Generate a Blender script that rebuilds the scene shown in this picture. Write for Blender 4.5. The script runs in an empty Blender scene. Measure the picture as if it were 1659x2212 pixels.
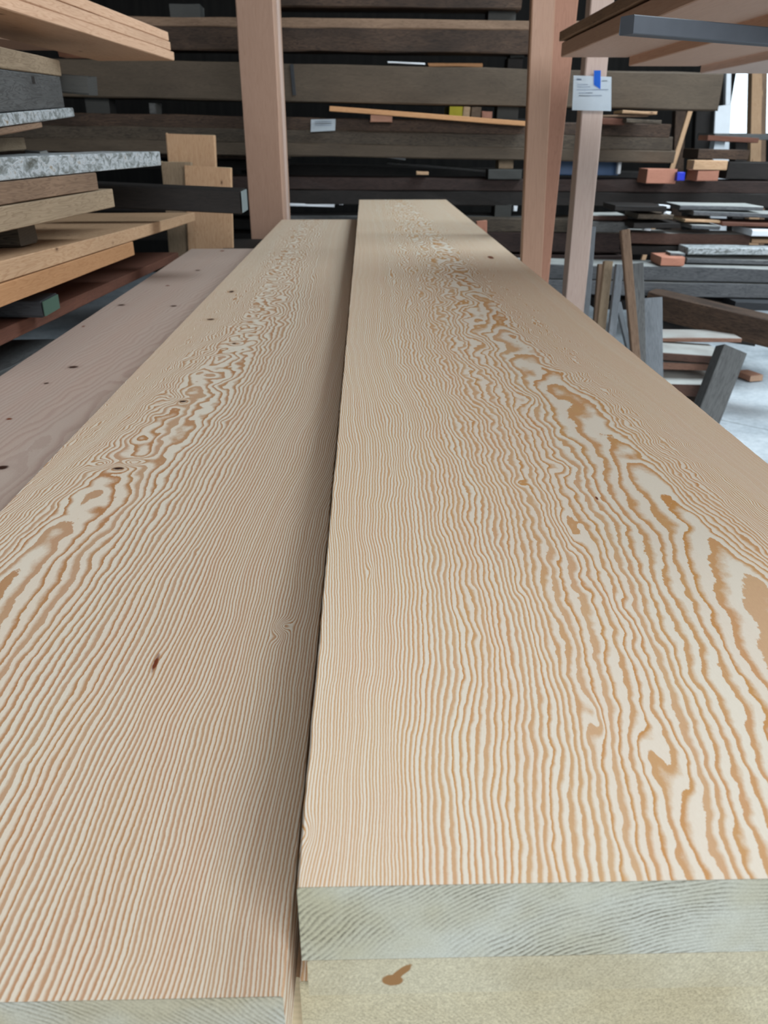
import bpy, bmesh, math, random
import numpy as np
from mathutils import Vector, Matrix
C = bpy.context.scene
COL = C.collection
# ------------------------------------------------------------------ camera
CAM = Vector((0.0, 0.0, 1.5))
FPX, W, H = 1700.0, 1659.0, 2212.0
PITCH, YAW = math.radians(25.7), math.radians(1.23)
Fv = Vector((math.sin(YAW)*math.cos(PITCH), math.cos(YAW)*math.cos(PITCH), -math.sin(PITCH)))
Rv = Vector((math.cos(YAW), -math.sin(YAW), 0.0))
Uv = Rv.cross(Fv)
cd = bpy.data.cameras.new('camera'); cam = bpy.data.objects.new('camera', cd); COL.objects.link(cam)
cam.matrix_world = Matrix(((Rv.x, Uv.x, -Fv.x, CAM.x), (Rv.y, Uv.y, -Fv.y, CAM.y), (Rv.z, Uv.z, -Fv.z, CAM.z), (0, 0, 0, 1)))
cd.sensor_fit = 'VERTICAL'; cd.sensor_height = 36.0; cd.lens = 36.0*FPX/H
cd.clip_start = 0.02; cd.clip_end = 100
cd.dof.use_dof = True; cd.dof.focus_distance = 0.85; cd.dof.aperture_fstop = 11.5
C.camera = cam
# ------------------------------------------------------------------ world, light, exposure
wd = bpy.data.worlds.new('world'); C.world = wd; wd.use_nodes = True
bg = wd.node_tree.nodes['Background']; bg.inputs[0].default_value = (0.80, 0.92, 1.0, 1); bg.inputs[1].default_value = 1.8
def area(name, loc, target, sx, sy, power, col):
    l = bpy.data.lights.new(name, 'AREA'); l.shape = 'RECTANGLE'; l.size = sx; l.size_y = sy; l.energy = power; l.color = col
    o = bpy.data.objects.new(name, l); COL.objects.link(o); o.location = loc
    o.rotation_euler = (Vector(target)-Vector(loc)).to_track_quat('-Z', 'Y').to_euler()
    return o
area('door_daylight', (1.2, -2.9, 3.3), (0.4, 1.6, 0.9), 4.2, 2.0, 215, (0.97, 0.98, 1.0))
area('overhead_fill_right', (3.9, 4.4, 4.7), (3.4, 4.4, 0.0), 2.6, 3.4, 290, (0.80, 0.92, 1.0))  # added fill brightening the floor at right; the ceiling has no opening
area('side_daylight', (5.5, 0.6, 2.7), (-0.5, 2.6, 1.2), 3.0, 2.0, 60, (0.95, 0.97, 1.0))
C.view_settings.view_transform = 'Standard'; C.view_settings.look = 'None'
C.view_settings.exposure = 0.35; C.view_settings.gamma = 1.0; C.view_settings.use_curve_mapping = False
# ------------------------------------------------------------------ helpers
def ray(x, y): return Fv + Rv*((x-W/2)/FPX) - Uv*((y-H/2)/FPX)
def at(x, y, D):                       # the point seen at a pixel, on the vertical plane D metres ahead
    r = ray(x, y); return CAM + r*(D/r.y)
def atz(x, y, z):                      # the point seen at a pixel, on a level plane
    r = ray(x, y); return CAM + r*((z-CAM.z)/r.z)
def px_of(P):
    d = P-CAM; return W/2+FPX*d.dot(Rv)/d.dot(Fv)
def to_floor(a, b):                    # follow a standing edge down to the floor
    A, B = at(*a), at(*b); t = (A.z-0.002)/(A.z-B.z); return A, A+(B-A)*t
def srgb(r, g, b):
    f = lambda c: (c/255)/12.92 if c/255 <= 0.04045 else ((c/255+0.055)/1.055)**2.4
    return (f(r), f(g), f(b), 1)
def tag(o, label=None, cat=None, group=None, kind=None):
    if label: o['label'] = label
    if cat: o['category'] = cat
    if group: o['group'] = group
    if kind: o['kind'] = kind
    return o
class NT:                               # short node builder
    def __init__(s, name):
        s.m = bpy.data.materials.new(name); s.m.use_nodes = True; s.t = s.m.node_tree
        s.b = s.t.nodes['Principled BSDF']; s.b.inputs['Roughness'].default_value = 0.6
        s.b.inputs['Specular IOR Level'].default_value = 0.3
    def n(s, typ, ins=None, **kw):
        nd = s.t.nodes.new(typ)
        for k, v in kw.items(): setattr(nd, k, v)
        for k, v in (ins or {}).items(): s.put(nd.inputs[k], v)
        return nd
    def put(s, sock, v):
        if isinstance(v, bpy.types.NodeSocket): s.t.links.new(v, sock)
        else: sock.default_value = v
    def math(s, op, a, b=0.0, c=0.0, clamp=False):
        nd = s.n('ShaderNodeMath', operation=op, use_clamp=clamp); s.put(nd.inputs[0], a); s.put(nd.inputs[1], b); s.put(nd.inputs[2], c); return nd.outputs[0]
    def mix(s, f, a, b, blend='MIX'):
        nd = s.n('ShaderNodeMix', data_type='RGBA', blend_type=blend); s.put(nd.inputs[0], f); s.put(nd.inputs[6], a); s.put(nd.inputs[7], b); return nd.outputs[2]
    def ramp(s, f, stops, interp='LINEAR'):
        nd = s.n('ShaderNodeValToRGB', {0: f}); cr = nd.color_ramp; cr.interpolation = interp
        while len(cr.elements) < len(stops): cr.elements.new(0.5)
        for e, (p, c) in zip(cr.elements, stops): e.position = p; e.color = c if len(c) == 4 else (*c, 1)
        return nd.outputs[0]
    def noise(s, vec, scale, detail=2, rough=0.5, dist=0.0):
        return s.n('ShaderNodeTexNoise', {'Vector': vec, 'Scale': scale, 'Detail': detail, 'Roughness': rough, 'Distortion': dist}).outputs[0]
    def mapping(s, vec, scale, loc=(0, 0, 0)):
        return s.n('ShaderNodeMapping', {'Vector': vec, 'Scale': scale, 'Location': loc}).outputs[0]
    def bump(s, h, strength, dist=0.002):
        s.t.links.new(s.n('ShaderNodeBump', {'Height': h, 'Strength': strength, 'Distance': dist}).outputs[0], s.b.inputs['Normal'])
g1 = lambda v: (v, v, v, 1)

# ---- rough lumber: grain runs along local X; ends are cut faces
def lumber(name, light, dark, end=None, contrast=0.6, stain=0.35, rough=0.7, streak=1.0, knotty=0.0, dust=0.0):
    k = NT(name); tc = k.n('ShaderNodeTexCoord'); obj = tc.outputs['Object']
    rnd = k.n('ShaderNodeObjectInfo').outputs['Random']
    off = k.n('ShaderNodeVectorMath', {0: obj, 1: k.n('ShaderNodeCombineXYZ', {0: k.math('MULTIPLY', rnd, 37.0), 1: k.math('MULTIPLY', rnd, 11.0), 2: rnd}).outputs[0]}, operation='ADD').outputs[0]
    wv = k.noise(k.mapping(off, (1.2*streak, 14, 14)), 2.2, 3, 0.55, 0.3)
    fr = k.math('FRACT', k.math('MULTIPLY', wv, 16.0))
    lines = k.ramp(fr, [(0, g1(0)), (0.5, g1(0.1)), (0.85, g1(1)), (0.97, g1(0.9)), (1, g1(0))])
    fine = k.noise(k.mapping(off, (3, 90, 90)), 3.0, 3, 0.6)
    f = k.math('ADD', k.math('MULTIPLY', lines, contrast*0.55), k.math('MULTIPLY', fine, contrast*0.8), clamp=True)
    col = k.mix(f, light, dark)
    blot = k.noise(k.mapping(off, (1.0, 3, 3)), 2.3, 4, 0.6)
    bf = k.ramp(blot, [(0.40, g1(0)), (0.68, g1(1))])
    col = k.mix(k.math('MULTIPLY', bf, stain), col, tuple(c*0.35 for c in dark[:3])+(1,))
    if dust:     # sawdust and dust settled on upward faces
        up = k.n('ShaderNodeSeparateXYZ', {0: k.n('ShaderNodeNewGeometry').outputs['True Normal']}).outputs[2]
        dn = k.ramp(k.noise(off, 5, 3), [(0.25, g1(0.6)), (0.55, g1(1))])
        col = k.mix(k.math('MULTIPLY', k.math('GREATER_THAN', up, 0.8), k.math('MULTIPLY', dn, dust)), col, srgb(176, 178, 174))
    bri = k.math('ADD', 0.85, k.math('MULTIPLY', rnd, 0.3))
    col = k.mix(1.0, col, k.n('ShaderNodeCombineColor', {0: bri, 1: bri, 2: bri}).outputs[0], 'MULTIPLY')
    if knotty:
        vd = k.n('ShaderNodeTexVoronoi', {'Vector': k.mapping(off, (1.0, 2.2, 2.2)), 'Scale': knotty, 'Randomness': 1.0}).outputs['Distance']
        col = k.mix(k.ramp(vd, [(0.035, g1(0.9)), (0.06, g1(0.35)), (0.12, g1(0))]), col, srgb(84, 54, 36))
    if end:
        nx = k.n('ShaderNodeSeparateXYZ', {0: k.n('ShaderNodeTexCoord').outputs['Normal']}).outputs[0]
        m = k.math('GREATER_THAN', k.math('ABSOLUTE', nx), 0.8)
        en = k.noise(k.mapping(off, (40, 40, 40)), 2.0, 4, 0.6)
        ring = k.n('ShaderNodeTexWave', {'Vector': k.mapping(off, (1, 1, 1), (0, 0.2, 0.15)), 'Scale': 50.0, 'Distortion': 2.0, 'Detail Scale': 0.4}, wave_type='RINGS', rings_direction='X').outputs[1]
        ec = k.mix(k.math('MULTIPLY', k.math('ADD', en, k.math('MULTIPLY', ring, 0.4)), 0.45), end, tuple(c*0.5 for c in end[:3])+(1,))
        col = k.mix(m, col, ec)
    k.put(k.b.inputs['Base Color'], col); k.b.inputs['Roughness'].default_value = rough
    k.bump(fine, 0.35, 0.002)
    return k.m
M = {
 'tan':    lumber('pale_tan_fir', srgb(206,172,138), srgb(162,120,84), srgb(200,180,145), 0.6, 0.12, knotty=6.0),
 'tan_grey': lumber('greyed_tan_fir', srgb(172,152,126), srgb(118,98,76), srgb(185,170,140), 0.6, 0.3),
 'orange': lumber('orange_fir', srgb(200,152,108), srgb(160,108,68), srgb(205,160,124), 0.5, 0.1, knotty=6.0),
 'rose':   lumber('rose_planed_fir', srgb(184,152,132), srgb(158,124,104), srgb(200,180,155), 0.55, 0.05, 0.5, 0.5),
 'rose_red': lumber('reddish_planed_fir', srgb(168,124,102), srgb(136,96,76), srgb(185,150,125), 0.55, 0.05, 0.55),
 'rose_pale': lumber('pale_rose_planed_fir', srgb(200,178,166), srgb(172,146,132), srgb(200,180,160), 0.5, 0.05, 0.5, 0.5),
 'brick':  lumber('red_sawn_fir', srgb(112,72,56), srgb(78,48,38), srgb(180,124,102), 0.6, 0.2),
 'redend': lumber('salmon_block', srgb(186,130,108), srgb(150,98,80), srgb(195,140,116), 0.5, 0.1),
 'brown':  lumber('weathered_brown', srgb(98,76,60), srgb(36,27,22), srgb(96,82,70), 0.9, 0.6),
 'reddark': lumber('weathered_red_brown', srgb(74,56,50), srgb(36,27,25), srgb(96,76,66), 0.9, 0.5),
 'greybrown': lumber('weathered_grey_brown', srgb(98,86,72), srgb(44,38,32), srgb(100,92,82), 0.9, 0.45),
 'bigbeam': lumber('aged_big_beam', srgb(92,80,66), srgb(60,50,41), srgb(98,88,74), 0.6, 0.3),
 'grey':   lumber('weathered_grey', srgb(104,105,104), srgb(60,60,60), srgb(118,118,114), 0.8, 0.4),
 'greypale': lumber('pale_grey_board', srgb(134,140,145), srgb(84,88,93), srgb(150,156,158), 0.6, 0.3),
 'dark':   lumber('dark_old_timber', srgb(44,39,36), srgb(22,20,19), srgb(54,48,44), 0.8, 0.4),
 'tan_pink': lumber('pinkish_tan_fir', srgb(206,172,144), srgb(166,126,98), srgb(196,186,150), 0.6, 0.1, knotty=6.0),
 'rose_brown': lumber('brownish_planed_fir', srgb(160,126,104), srgb(134,102,82), srgb(180,150,125), 0.5, 0.05, 0.45, 0.5),
 'dusty_red': lumber('dusty_red_brown_board', srgb(104,76,64), srgb(66,48,42), srgb(130,104,88), 0.8, 0.3, dust=0.9),
 'dusty_rose': lumber('dusty_rose_board', srgb(158,120,102), srgb(110,80,66), srgb(150,120,104), 0.8, 0.2, dust=0.9),
 'dusty_grey': lumber('dusty_grey_board', srgb(112,114,116), srgb(62,64,68), srgb(120,122,122), 0.9, 0.35, dust=0.8),
 'black':  lumber('blackened_timber', srgb(62,64,67), srgb(32,34,37), srgb(60,62,66), 0.7, 0.3),
 'blockgrey': lumber('grey_spacer', srgb(70,70,67), srgb(48,49,48), srgb(66,66,64), 0.4, 0.15),
 'brownlight': lumber('brown_sawn_board', srgb(146,120,98), srgb(98,76,60), srgb(165,142,118), 0.7, 0.3),
}
def plain(name, col, rough=0.5, metal=0.0, emit=0.0, nscale=8.0, var=0.15):
    k = NT(name); tc = k.n('ShaderNodeTexCoord')
    nz = k.noise(tc.outputs['Object'], nscale, 4, 0.6)
    c = k.mix(k.math('MULTIPLY', nz, var*2), col, tuple(x*0.5 for x in col[:3])+(1,))
    k.put(k.b.inputs['Base Color'], c); k.b.inputs['Roughness'].default_value = rough; k.b.inputs['Metallic'].default_value = metal
    if emit: k.put(k.b.inputs['Emission Color'], c); k.b.inputs['Emission Strength'].default_value = emit
    k.bump(nz, 0.1)
    return k.m
M['steel'] = plain('dark_grey_steel', srgb(80,85,92), 0.55, 0.0, 0, 30, 0.3)
M['pale_paint'] = plain('pale_grey_paint', srgb(128,140,142), 0.7)
M['paper'] = plain('white_paper', srgb(225,236,244), 0.8, 0, 0, 30, 0.06)
M['tape'] = plain('blue_tape', srgb(40,120,225), 0.6, 0, 0, 10, 0.05)
M['blue'] = plain('blue_plastic', srgb(60,90,130), 0.4, 0, 0, 5, 0.3)
M['bluebright'] = plain('bright_blue_plastic', srgb(30,50,190), 0.4)
M['ink'] = plain('grey_ink', srgb(150,165,185), 0.8)
M['white'] = plain('white_plastic', srgb(235,240,245), 0.4, 0, 0, 12, 0.15)
M['yellow'] = plain('yellow_plastic', srgb(200,180,60), 0.5)
def foil():
    k = NT('crinkled_white_wrap'); o = k.n('ShaderNodeTexCoord').outputs['Object']
    nz = k.noise(k.mapping(o, (1, 2, 2)), 26, 6, 0.7, 0.8)
    col = k.ramp(nz, [(0.30, srgb(84,86,80)), (0.46, srgb(140,146,146)), (0.56, srgb(190,197,202)), (0.68, srgb(140,128,106))])
    k.put(k.b.inputs['Base Color'], col); k.b.inputs['Roughness'].default_value = 0.5; k.bump(nz, 0.8, 0.006)
    return k.m
M['foil'] = foil()

# ---- numpy gradient noise for the figured boards
def pnoise(x, y, seed=0):
    xi = np.floor(x).astype(np.int64); yi = np.floor(y).astype(np.int64); xf = x-xi; yf = y-yi
    def grad(ix, iy):
        h = (ix*374761393 + iy*668265263 + seed*1442695041) & 0xffffffff
        h = ((h ^ (h >> 13))*1274126177) & 0xffffffff; h = h ^ (h >> 16)
        a = (h & 0xffff)/65536.0*2*np.pi
        return np.cos(a), np.sin(a)
    u = xf*xf*xf*(xf*(xf*6-15)+10); v = yf*yf*yf*(yf*(yf*6-15)+10)
    def d(ix, iy, dx, dy):
        gx, gy = grad(ix, iy); return gx*dx+gy*dy
    a = d(xi, yi, xf, yf); b = d(xi+1, yi, xf-1, yf); c = d(xi, yi+1, xf, yf-1); e = d(xi+1, yi+1, xf-1, yf-1)
    return (a*(1-u)+b*u)*(1-v)+(c*(1-u)+e*u)*v*1.0
def ringtable(pairs):
    s = np.linspace(0, 0.9, 1800); w = np.interp(s, [p[0] for p in pairs], [p[1] for p in pairs])
    R = np.concatenate([[0], np.cumsum((s[1:]-s[:-1])/w[1:])]); return s, R
def blob(X, Y, x, y, rx, ry): return np.exp(-(((X-x)/rx)**2+((Y-y)/ry)**2))
TA = ringtable([(0,0.022),(0.05,0.018),(0.09,0.0125),(0.15,0.0085),(0.21,0.0070),(0.27,0.0052),(0.325,0.0046),(0.35,0.0022),(0.42,0.0019),(0.9,0.0018)])
TA2 = ringtable([(0,0.020),(0.05,0.015),(0.09,0.0105),(0.15,0.0080),(0.22,0.0060),(0.28,0.0044),(0.34,0.0034),(0.40,0.0029),(0.9,0.0026)])
KA = float(np.interp(0.275, *TA)-np.interp(0.22, *TA2))
TB = ringtable([(0,0.017),(0.05,0.013),(0.10,0.0085),(0.16,0.006),(0.24,0.0038),(0.31,0.0028),(0.9,0.0024)])
KN_B = [(255,1012,.0085,.0050,0),(395,867,.0075,.0055,0),(455,690,.010,.010,0),(500,630,.008,.016,0),(506,742,.005,.006,0),(5,1052,.010,.009,0),(553,526,.010,.016,0),(336,1432,.0022,.0140,1)]
KN_A = [(1060,556,.010,.035,1),(1289,1076,.0016,.005,1)]
KN_C = [(158,793,.012,.011,0),(262,659,.012,.013,0),(100,828,.006,.006,0),(375,661,.011,.011,0),(427,584,.010,.013,0),(180,705,.004,.010,1),(362,617,.008,.010,1),(20,905,.006,.006,1),(5,1010,.010,.010,0),(200,930,.004,.006,1),(480,542,.01,.02,1)]
ZA, ZB, ZC = 1.5-0.38, 1.5-0.443, 1.5-0.506
def wpts(kn, z): return [(atz(a, b, z).x, atz(a, b, z).y, rx, ry, f) for a, b, rx, ry, f in kn]
def ring_A(X, Y, dz):
    calm = np.clip((X+0.02)/0.22, 0.12, 1.0)*np.where(X > 0.40, np.clip(1-(X-0.40)/0.1, 0.35, 1), 1)
    far = np.interp(Y, [0.3, 0.8, 1.2, 2.0, 5.0], [0.75, 0.9, 1.1, 1.5, 1.8])
    X0_ = X; Y0_ = Y
    Xw = X + 0.010*pnoise(X/0.09, Y/0.22, 3) + calm*far*(0.010*pnoise(X/0.035, Y/0.060, 4)+0.0042*pnoise(X/0.013, Y/0.020, 41)+0.0016*pnoise(X/0.006, Y/0.008, 43)) + 0.0022*pnoise(X/0.022, Y/0.05, 45)
    Y = Y + calm*(0.05*pnoise(X/0.05, Y/0.10, 31)+0.018*pnoise(X/0.018, Y/0.03, 32))
    x0 = np.interp(Y, [0.2, 0.5, 0.8, 1.16, 1.6, 2.7, 5.4], [0.36, 0.365, 0.352, 0.335, 0.30, 0.30, 0.24])
    o = Xw-x0; k = np.where(o > 0, 2.3, 1.0)
    dd = np.interp(Y, [0.2, 0.35, 0.5, 0.65, 0.8, 1.0, 1.2, 1.5, 2.0, 3.0, 5.5], [0.015, 0.012, 0.010, 0.010, 0.018, 0.028, 0.045, 0.075, 0.105, 0.14, 0.18])
    s = np.sqrt((k*o)**2+(dd+dz)**2)
    Y = Y0_
    s = s + calm*far*(0.014*pnoise(X/0.060, Y/0.13, 5)+0.0032*pnoise(X/0.020, Y/0.036, 6)+0.0010*pnoise(X/0.008, Y/0.013, 7))
    for px, py, a, rx, ry in [(1480,1140,.012,.018,.022),(1232,1140,-.016,.010,.045),(1365,990,.014,.012,.018),(1210,1010,.012,.012,.02),(1120,1045,-.012,.010,.02),(1145,860,.02,.02,.03),(1010,650,.02,.02,.06),(1040,740,.02,.02,.05),(800,1235,.004,.004,.014),(845,1020,.003,.004,.015),(1290,1560,.010,.006,.03),(1390,1610,-.010,.008,.03),(908,1920,.0,.01,.01),(663,1800,.004,.004,.010)]:
        q = atz(px, py, ZA); s = s + a*blob(X, Y, q.x, q.y, rx, ry)
    s = np.abs(s); t = np.interp(Y, [0.3, 0.45, 0.6, 0.8, 1.0, 5.4], [0, 0.3, 0.58, 0.85, 1.0, 1.25])
    return np.interp(s, *TA)*(1-np.minimum(t, 1))+np.interp(s, *TA2)*np.minimum(t, 1)+KA*t
def ring_B(X, Y, dz):
    x0 = np.interp(Y, [0.2, 0.8, 1.1, 1.4, 2.1, 3.0, 4.1, 5.0], [-0.41, -0.394, -0.368, -0.340, -0.305, -0.33, -0.345, -0.33])
    calm = np.clip(1.15-(X-x0)/0.18, 0.16, 1.0)
    Y0_ = Y; far = np.interp(Y, [0.3, 1.0, 2.0, 5.0], [0.8, 1.0, 1.4, 1.6])
    Xw = X + 0.009*pnoise(X/0.08, Y/0.20, 13) + calm*far*(0.007*pnoise(X/0.035, Y/0.065, 14)+0.003*pnoise(X/0.013, Y/0.022, 51)+0.0011*pnoise(X/0.006, Y/0.009, 52)) + 0.0020*pnoise(X/0.022, Y/0.06, 53)
    Y = Y + calm*(0.05*pnoise(X/0.05, Y/0.10, 54)+0.018*pnoise(X/0.018, Y/0.03, 55))
    o = Xw-x0; k = np.where(o < 0, 1.7, 1.0)
    dd = np.interp(Y, [0.2, 0.5, 0.7, 0.95, 1.1, 1.5, 2.2, 5.5], [0.05, 0.03, 0.012, 0.032, 0.045, 0.07, 0.10, 0.12])
    s = np.sqrt((k*o)**2+(dd+dz)**2)
    Y = Y0_
    s = s + calm*far*(0.010*pnoise(X/0.055, Y/0.12, 15)+0.0022*pnoise(X/0.022, Y/0.035, 16)+0.0008*pnoise(X/0.008, Y/0.014, 17))
    s = s + np.clip((Y-0.75)/0.2, 0, 1)*np.exp(-((X-x0)/0.075)**2)*(0.026*pnoise(X/0.07, Y/0.085, 61)+0.012*pnoise(X/0.03, Y/0.032, 62))
    for px, py, a, rx, ry in [(255,1012,-.03,.011,.010),(222,1003,.045,.018,.018),(290,998,.042,.016,.016),(255,985,.022,.03,.05),(395,867,-.02,.010,.014),(375,858,.022,.018,.022),(506,742,.03,.03,.03),(530,680,-.02,.02,.08),(612,1352,.012,.007,.010),(600,1375,-.006,.006,.010),(480,912,.006,.008,.012),(336,1432,.003,.006,.018),(455,690,.02,.016,.025),(500,630,.02,.016,.03),(420,1190,.003,.004,.01),(560,500,.02,.02,.1)]:
        q = atz(px, py, ZB); s = s + a*blob(X, Y, q.x, q.y, rx, ry)
    return np.interp(np.abs(s), *TB)
def ring_C(X, Y, dz):
    o = X+0.02*pnoise(X/0.08, Y/0.3, 23)+0.62-0.08*(Y-1)
    s = np.sqrt(o**2+(0.05*np.abs(Y-0.9)+dz+0.03)**2)+0.010*pnoise(X/0.04, Y/0.09, 24)
    return s/0.011
def ring_side(X, Y, dz): return np.interp(np.sqrt((X-0.33)**2+(0.25-dz)**2), *TA)

def figured(name, pale, late, knots, amount=1.0, pink=0.35, wide_glow=0.5):
    k = NT(name); obj = k.n('ShaderNodeTexCoord').outputs['Object']
    geo = k.n('ShaderNodeNewGeometry').outputs['Position']
    R = k.n('ShaderNodeAttribute', attribute_name='ring').outputs['Fac']
    teeth = k.math('SUBTRACT', k.noise(k.mapping(geo, (1, 0.75, 1)), 150, 4, 0.7), 0.5)
    Rn = k.math('ADD', R, k.math('MULTIPLY', teeth, 0.42))
    fr = k.math('FRACT', Rn)
    # each ring: abrupt pale start, gradual gold, crisp outer line; share of gold differs ring by ring
    idn = k.n('ShaderNodeTexWhiteNoise', {'W': k.math('FLOOR', Rn)}, noise_dimensions='1D').outputs[0]
    share = k.math('ADD', 0.22, k.math('MULTIPLY', idn, 0.30))
    g = k.math('SUBTRACT', fr, share)
    up = k.math('SMOOTH_MIN', 1.0, k.math('MULTIPLY', g, 2.9), 0.1)
    up = k.math('MAXIMUM', up, 0.0)
    down = k.math('MULTIPLY', k.math('SUBTRACT', 1.0, fr), 22.0, clamp=True)
    lw = k.math('MULTIPLY', up, down)
    lw = k.math('MULTIPLY', lw, k.math('ADD', 0.72, k.math('MULTIPLY', idn, 0.28)))
    # low tint drift across the width
    tint = k.noise(k.mapping(geo, (22, 0.5, 1)), 1.0, 3, 0.6)
    palec = k.mix(k.math('MULTIPLY', k.ramp(tint, [(0.4, g1(0)), (0.62, g1(1))]), pink), pale, tuple(a*b for a, b in zip(pale, (1.0, .88, .84, 1))))
    gold = k.noise(k.mapping(geo, (10, 3, 1)), 3.0, 3, 0.6)
    latec = k.mix(k.ramp(gold, [(0.35, g1(0)), (0.65, g1(1))]), late, tuple(a*b for a, b in zip(late, (1.0, .92, .98, 1))))
    col = k.mix(k.math('MULTIPLY', lw, amount), palec, latec)
    # fuzzy fibres and fine diagonal sanding scratches
    fib = k.noise(k.mapping(geo, (1, 0.22, 1)), 700, 3, 0.7)
    col = k.mix(k.math('MULTIPLY', k.math('SUBTRACT', fib, 0.3), 0.20), col, (1, 1, 0.95, 1), 'OVERLAY')
    rot = k.n('ShaderNodeMapping', {'Vector': geo, 'Rotation': (0, 0, 0.5), 'Scale': (1, 0.02, 1)}).outputs[0]
    scr = k.ramp(k.noise(rot, 420, 1, 0.4), [(0.70, g1(0)), (0.82, g1(1))])
    col = k.mix(k.math('MULTIPLY', scr, 0.12), col, srgb(235, 230, 220))
    sep = k.n('ShaderNodeSeparateXYZ', {0: geo})
    px, py = sep.outputs[0], sep.outputs[1]
    wob = k.math('MULTIPLY', k.math('SUBTRACT', k.noise(geo, 160, 2), 0.5), 0.9)
    for (x, y, rx, ry, f) in knots:
        e = k.math('ADD', k.math('POWER', k.math('ABSOLUTE', k.math('DIVIDE', k.math('SUBTRACT', px, x), rx)), 2.0),
                   k.math('POWER', k.math('ABSOLUTE', k.math('DIVIDE', k.math('SUBTRACT', py, y), ry)), 2.0))
        e = k.math('ADD', e, wob)
        core = k.math('SUBTRACT', 1.35, e, clamp=True)
        halo = k.math('MULTIPLY', k.math('SUBTRACT', 1.0, k.math('MULTIPLY', e, 0.16), clamp=True), 0.35 if not f else 0.12)
        col = k.mix(halo, col, late)
        col = k.mix(core, col, srgb(52, 30, 22) if not f else srgb(110, 55, 32))
    k.put(k.b.inputs['Base Color'], col)
    k.b.inputs['Roughness'].default_value = 0.62; k.b.inputs['Specular IOR Level'].default_value = 0.18
    k.bump(fib, 0.10, 0.0006)
    return k.m
PALE_A, LATE_A = srgb(218,209,192), srgb(186,138,80)
mA = figured('figured_fir_bright', PALE_A, LATE_A, wpts(KN_A, ZA), 1.0, 0.4)
mB = figured('figured_fir_soft', srgb(214,204,186), srgb(168,122,76), wpts(KN_B, ZB), 1.0, 0.4)
mC = figured('rosy_fir', srgb(180,162,150), srgb(154,130,117), wpts(KN_C, ZC), 0.42, 0.3)

def endgrain(name, base, dark, cx, cz, patch, scale, speck=0.2, stain=None, amt=0.6):
    k = NT(name); geo = k.n('ShaderNodeNewGeometry').outputs['Position']
    sep = k.n('ShaderNodeSeparateXYZ', {0: geo}); x, z = sep.outputs[0], sep.outputs[2]
    dx = k.math('SUBTRACT', x, cx); dz = k.math('SUBTRACT', z, cz)
    r = k.math('SQRT', k.math('ADD', k.math('MULTIPLY', dx, dx), k.math('MULTIPLY', dz, dz)))
    r = k.math('ADD', r, k.math('MULTIPLY', k.noise(geo, 14, 2), 0.02))
    r = k.math('ADD', r, k.math('MULTIPLY', k.noise(geo, 90, 2), 0.0016))
    fr = k.math('FRACT', k.math('DIVIDE', r, scale))
    ln = k.ramp(fr, [(0, g1(0)), (0.35, g1(0)), (0.75, g1(1)), (0.95, g1(0.7)), (1, g1(0))])
    pt = k.ramp(k.noise(k.mapping(geo, (1, 1, 1.5)), 16, 3, 0.55), [(0.36, g1(0.05)), (0.62, g1(1))])
    br = k.ramp(k.noise(k.mapping(geo, (1, 1, 1)), 300, 2, 0.6), [(0.3, g1(0.35)), (0.6, g1(1))])
    f = k.math('MULTIPLY', k.math('MULTIPLY', ln, pt), k.math('MULTIPLY', br, amt))
    hz = k.ramp(k.noise(geo, 9, 3, 0.6), [(0.38, g1(0)), (0.62, g1(1))])
    col = k.mix(f, k.mix(hz, base, patch), dark)
    sp = k.noise(geo, 650, 4, 0.75)
    col = k.mix(speck, col, k.ramp(sp, [(0.3, g1(0.18)), (0.7, g1(0.85))]), 'OVERLAY')
    dot = k.ramp(k.noise(geo, 1500, 1, 0.5), [(0.76, g1(0)), (0.80, g1(1))])
    col = k.mix(k.math('MULTIPLY', dot, speck), col, srgb(90, 70, 45))
    if stain:
        for (sx, sz, rx, rz, sh) in stain:
            u = k.math('DIVIDE', k.math('SUBTRACT', k.math('SUBTRACT', x, sx), k.math('MULTIPLY', k.math('SUBTRACT', z, sz), sh)), rx)
            v = k.math('DIVIDE', k.math('SUBTRACT', z, sz), rz)
            e = k.math('ADD', k.math('MULTIPLY', u, u), k.math('MULTIPLY', v, v))
            e = k.math('ADD', e, k.math('MULTIPLY', k.math('SUBTRACT', k.noise(geo, 220, 3), 0.5), 0.7))
            col = k.mix(k.math('MULTIPLY', k.math('SUBTRACT', 1.0, e, clamp=True), 3.0, clamp=True), col, srgb(116, 86, 54))
    k.put(k.b.inputs['Base Color'], col); k.b.inputs['Roughness'].default_value = 0.8
    k.b.inputs['Specular IOR Level'].default_value = 0.15; k.bump(sp, 0.25, 0.0008)
    return k.m

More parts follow.
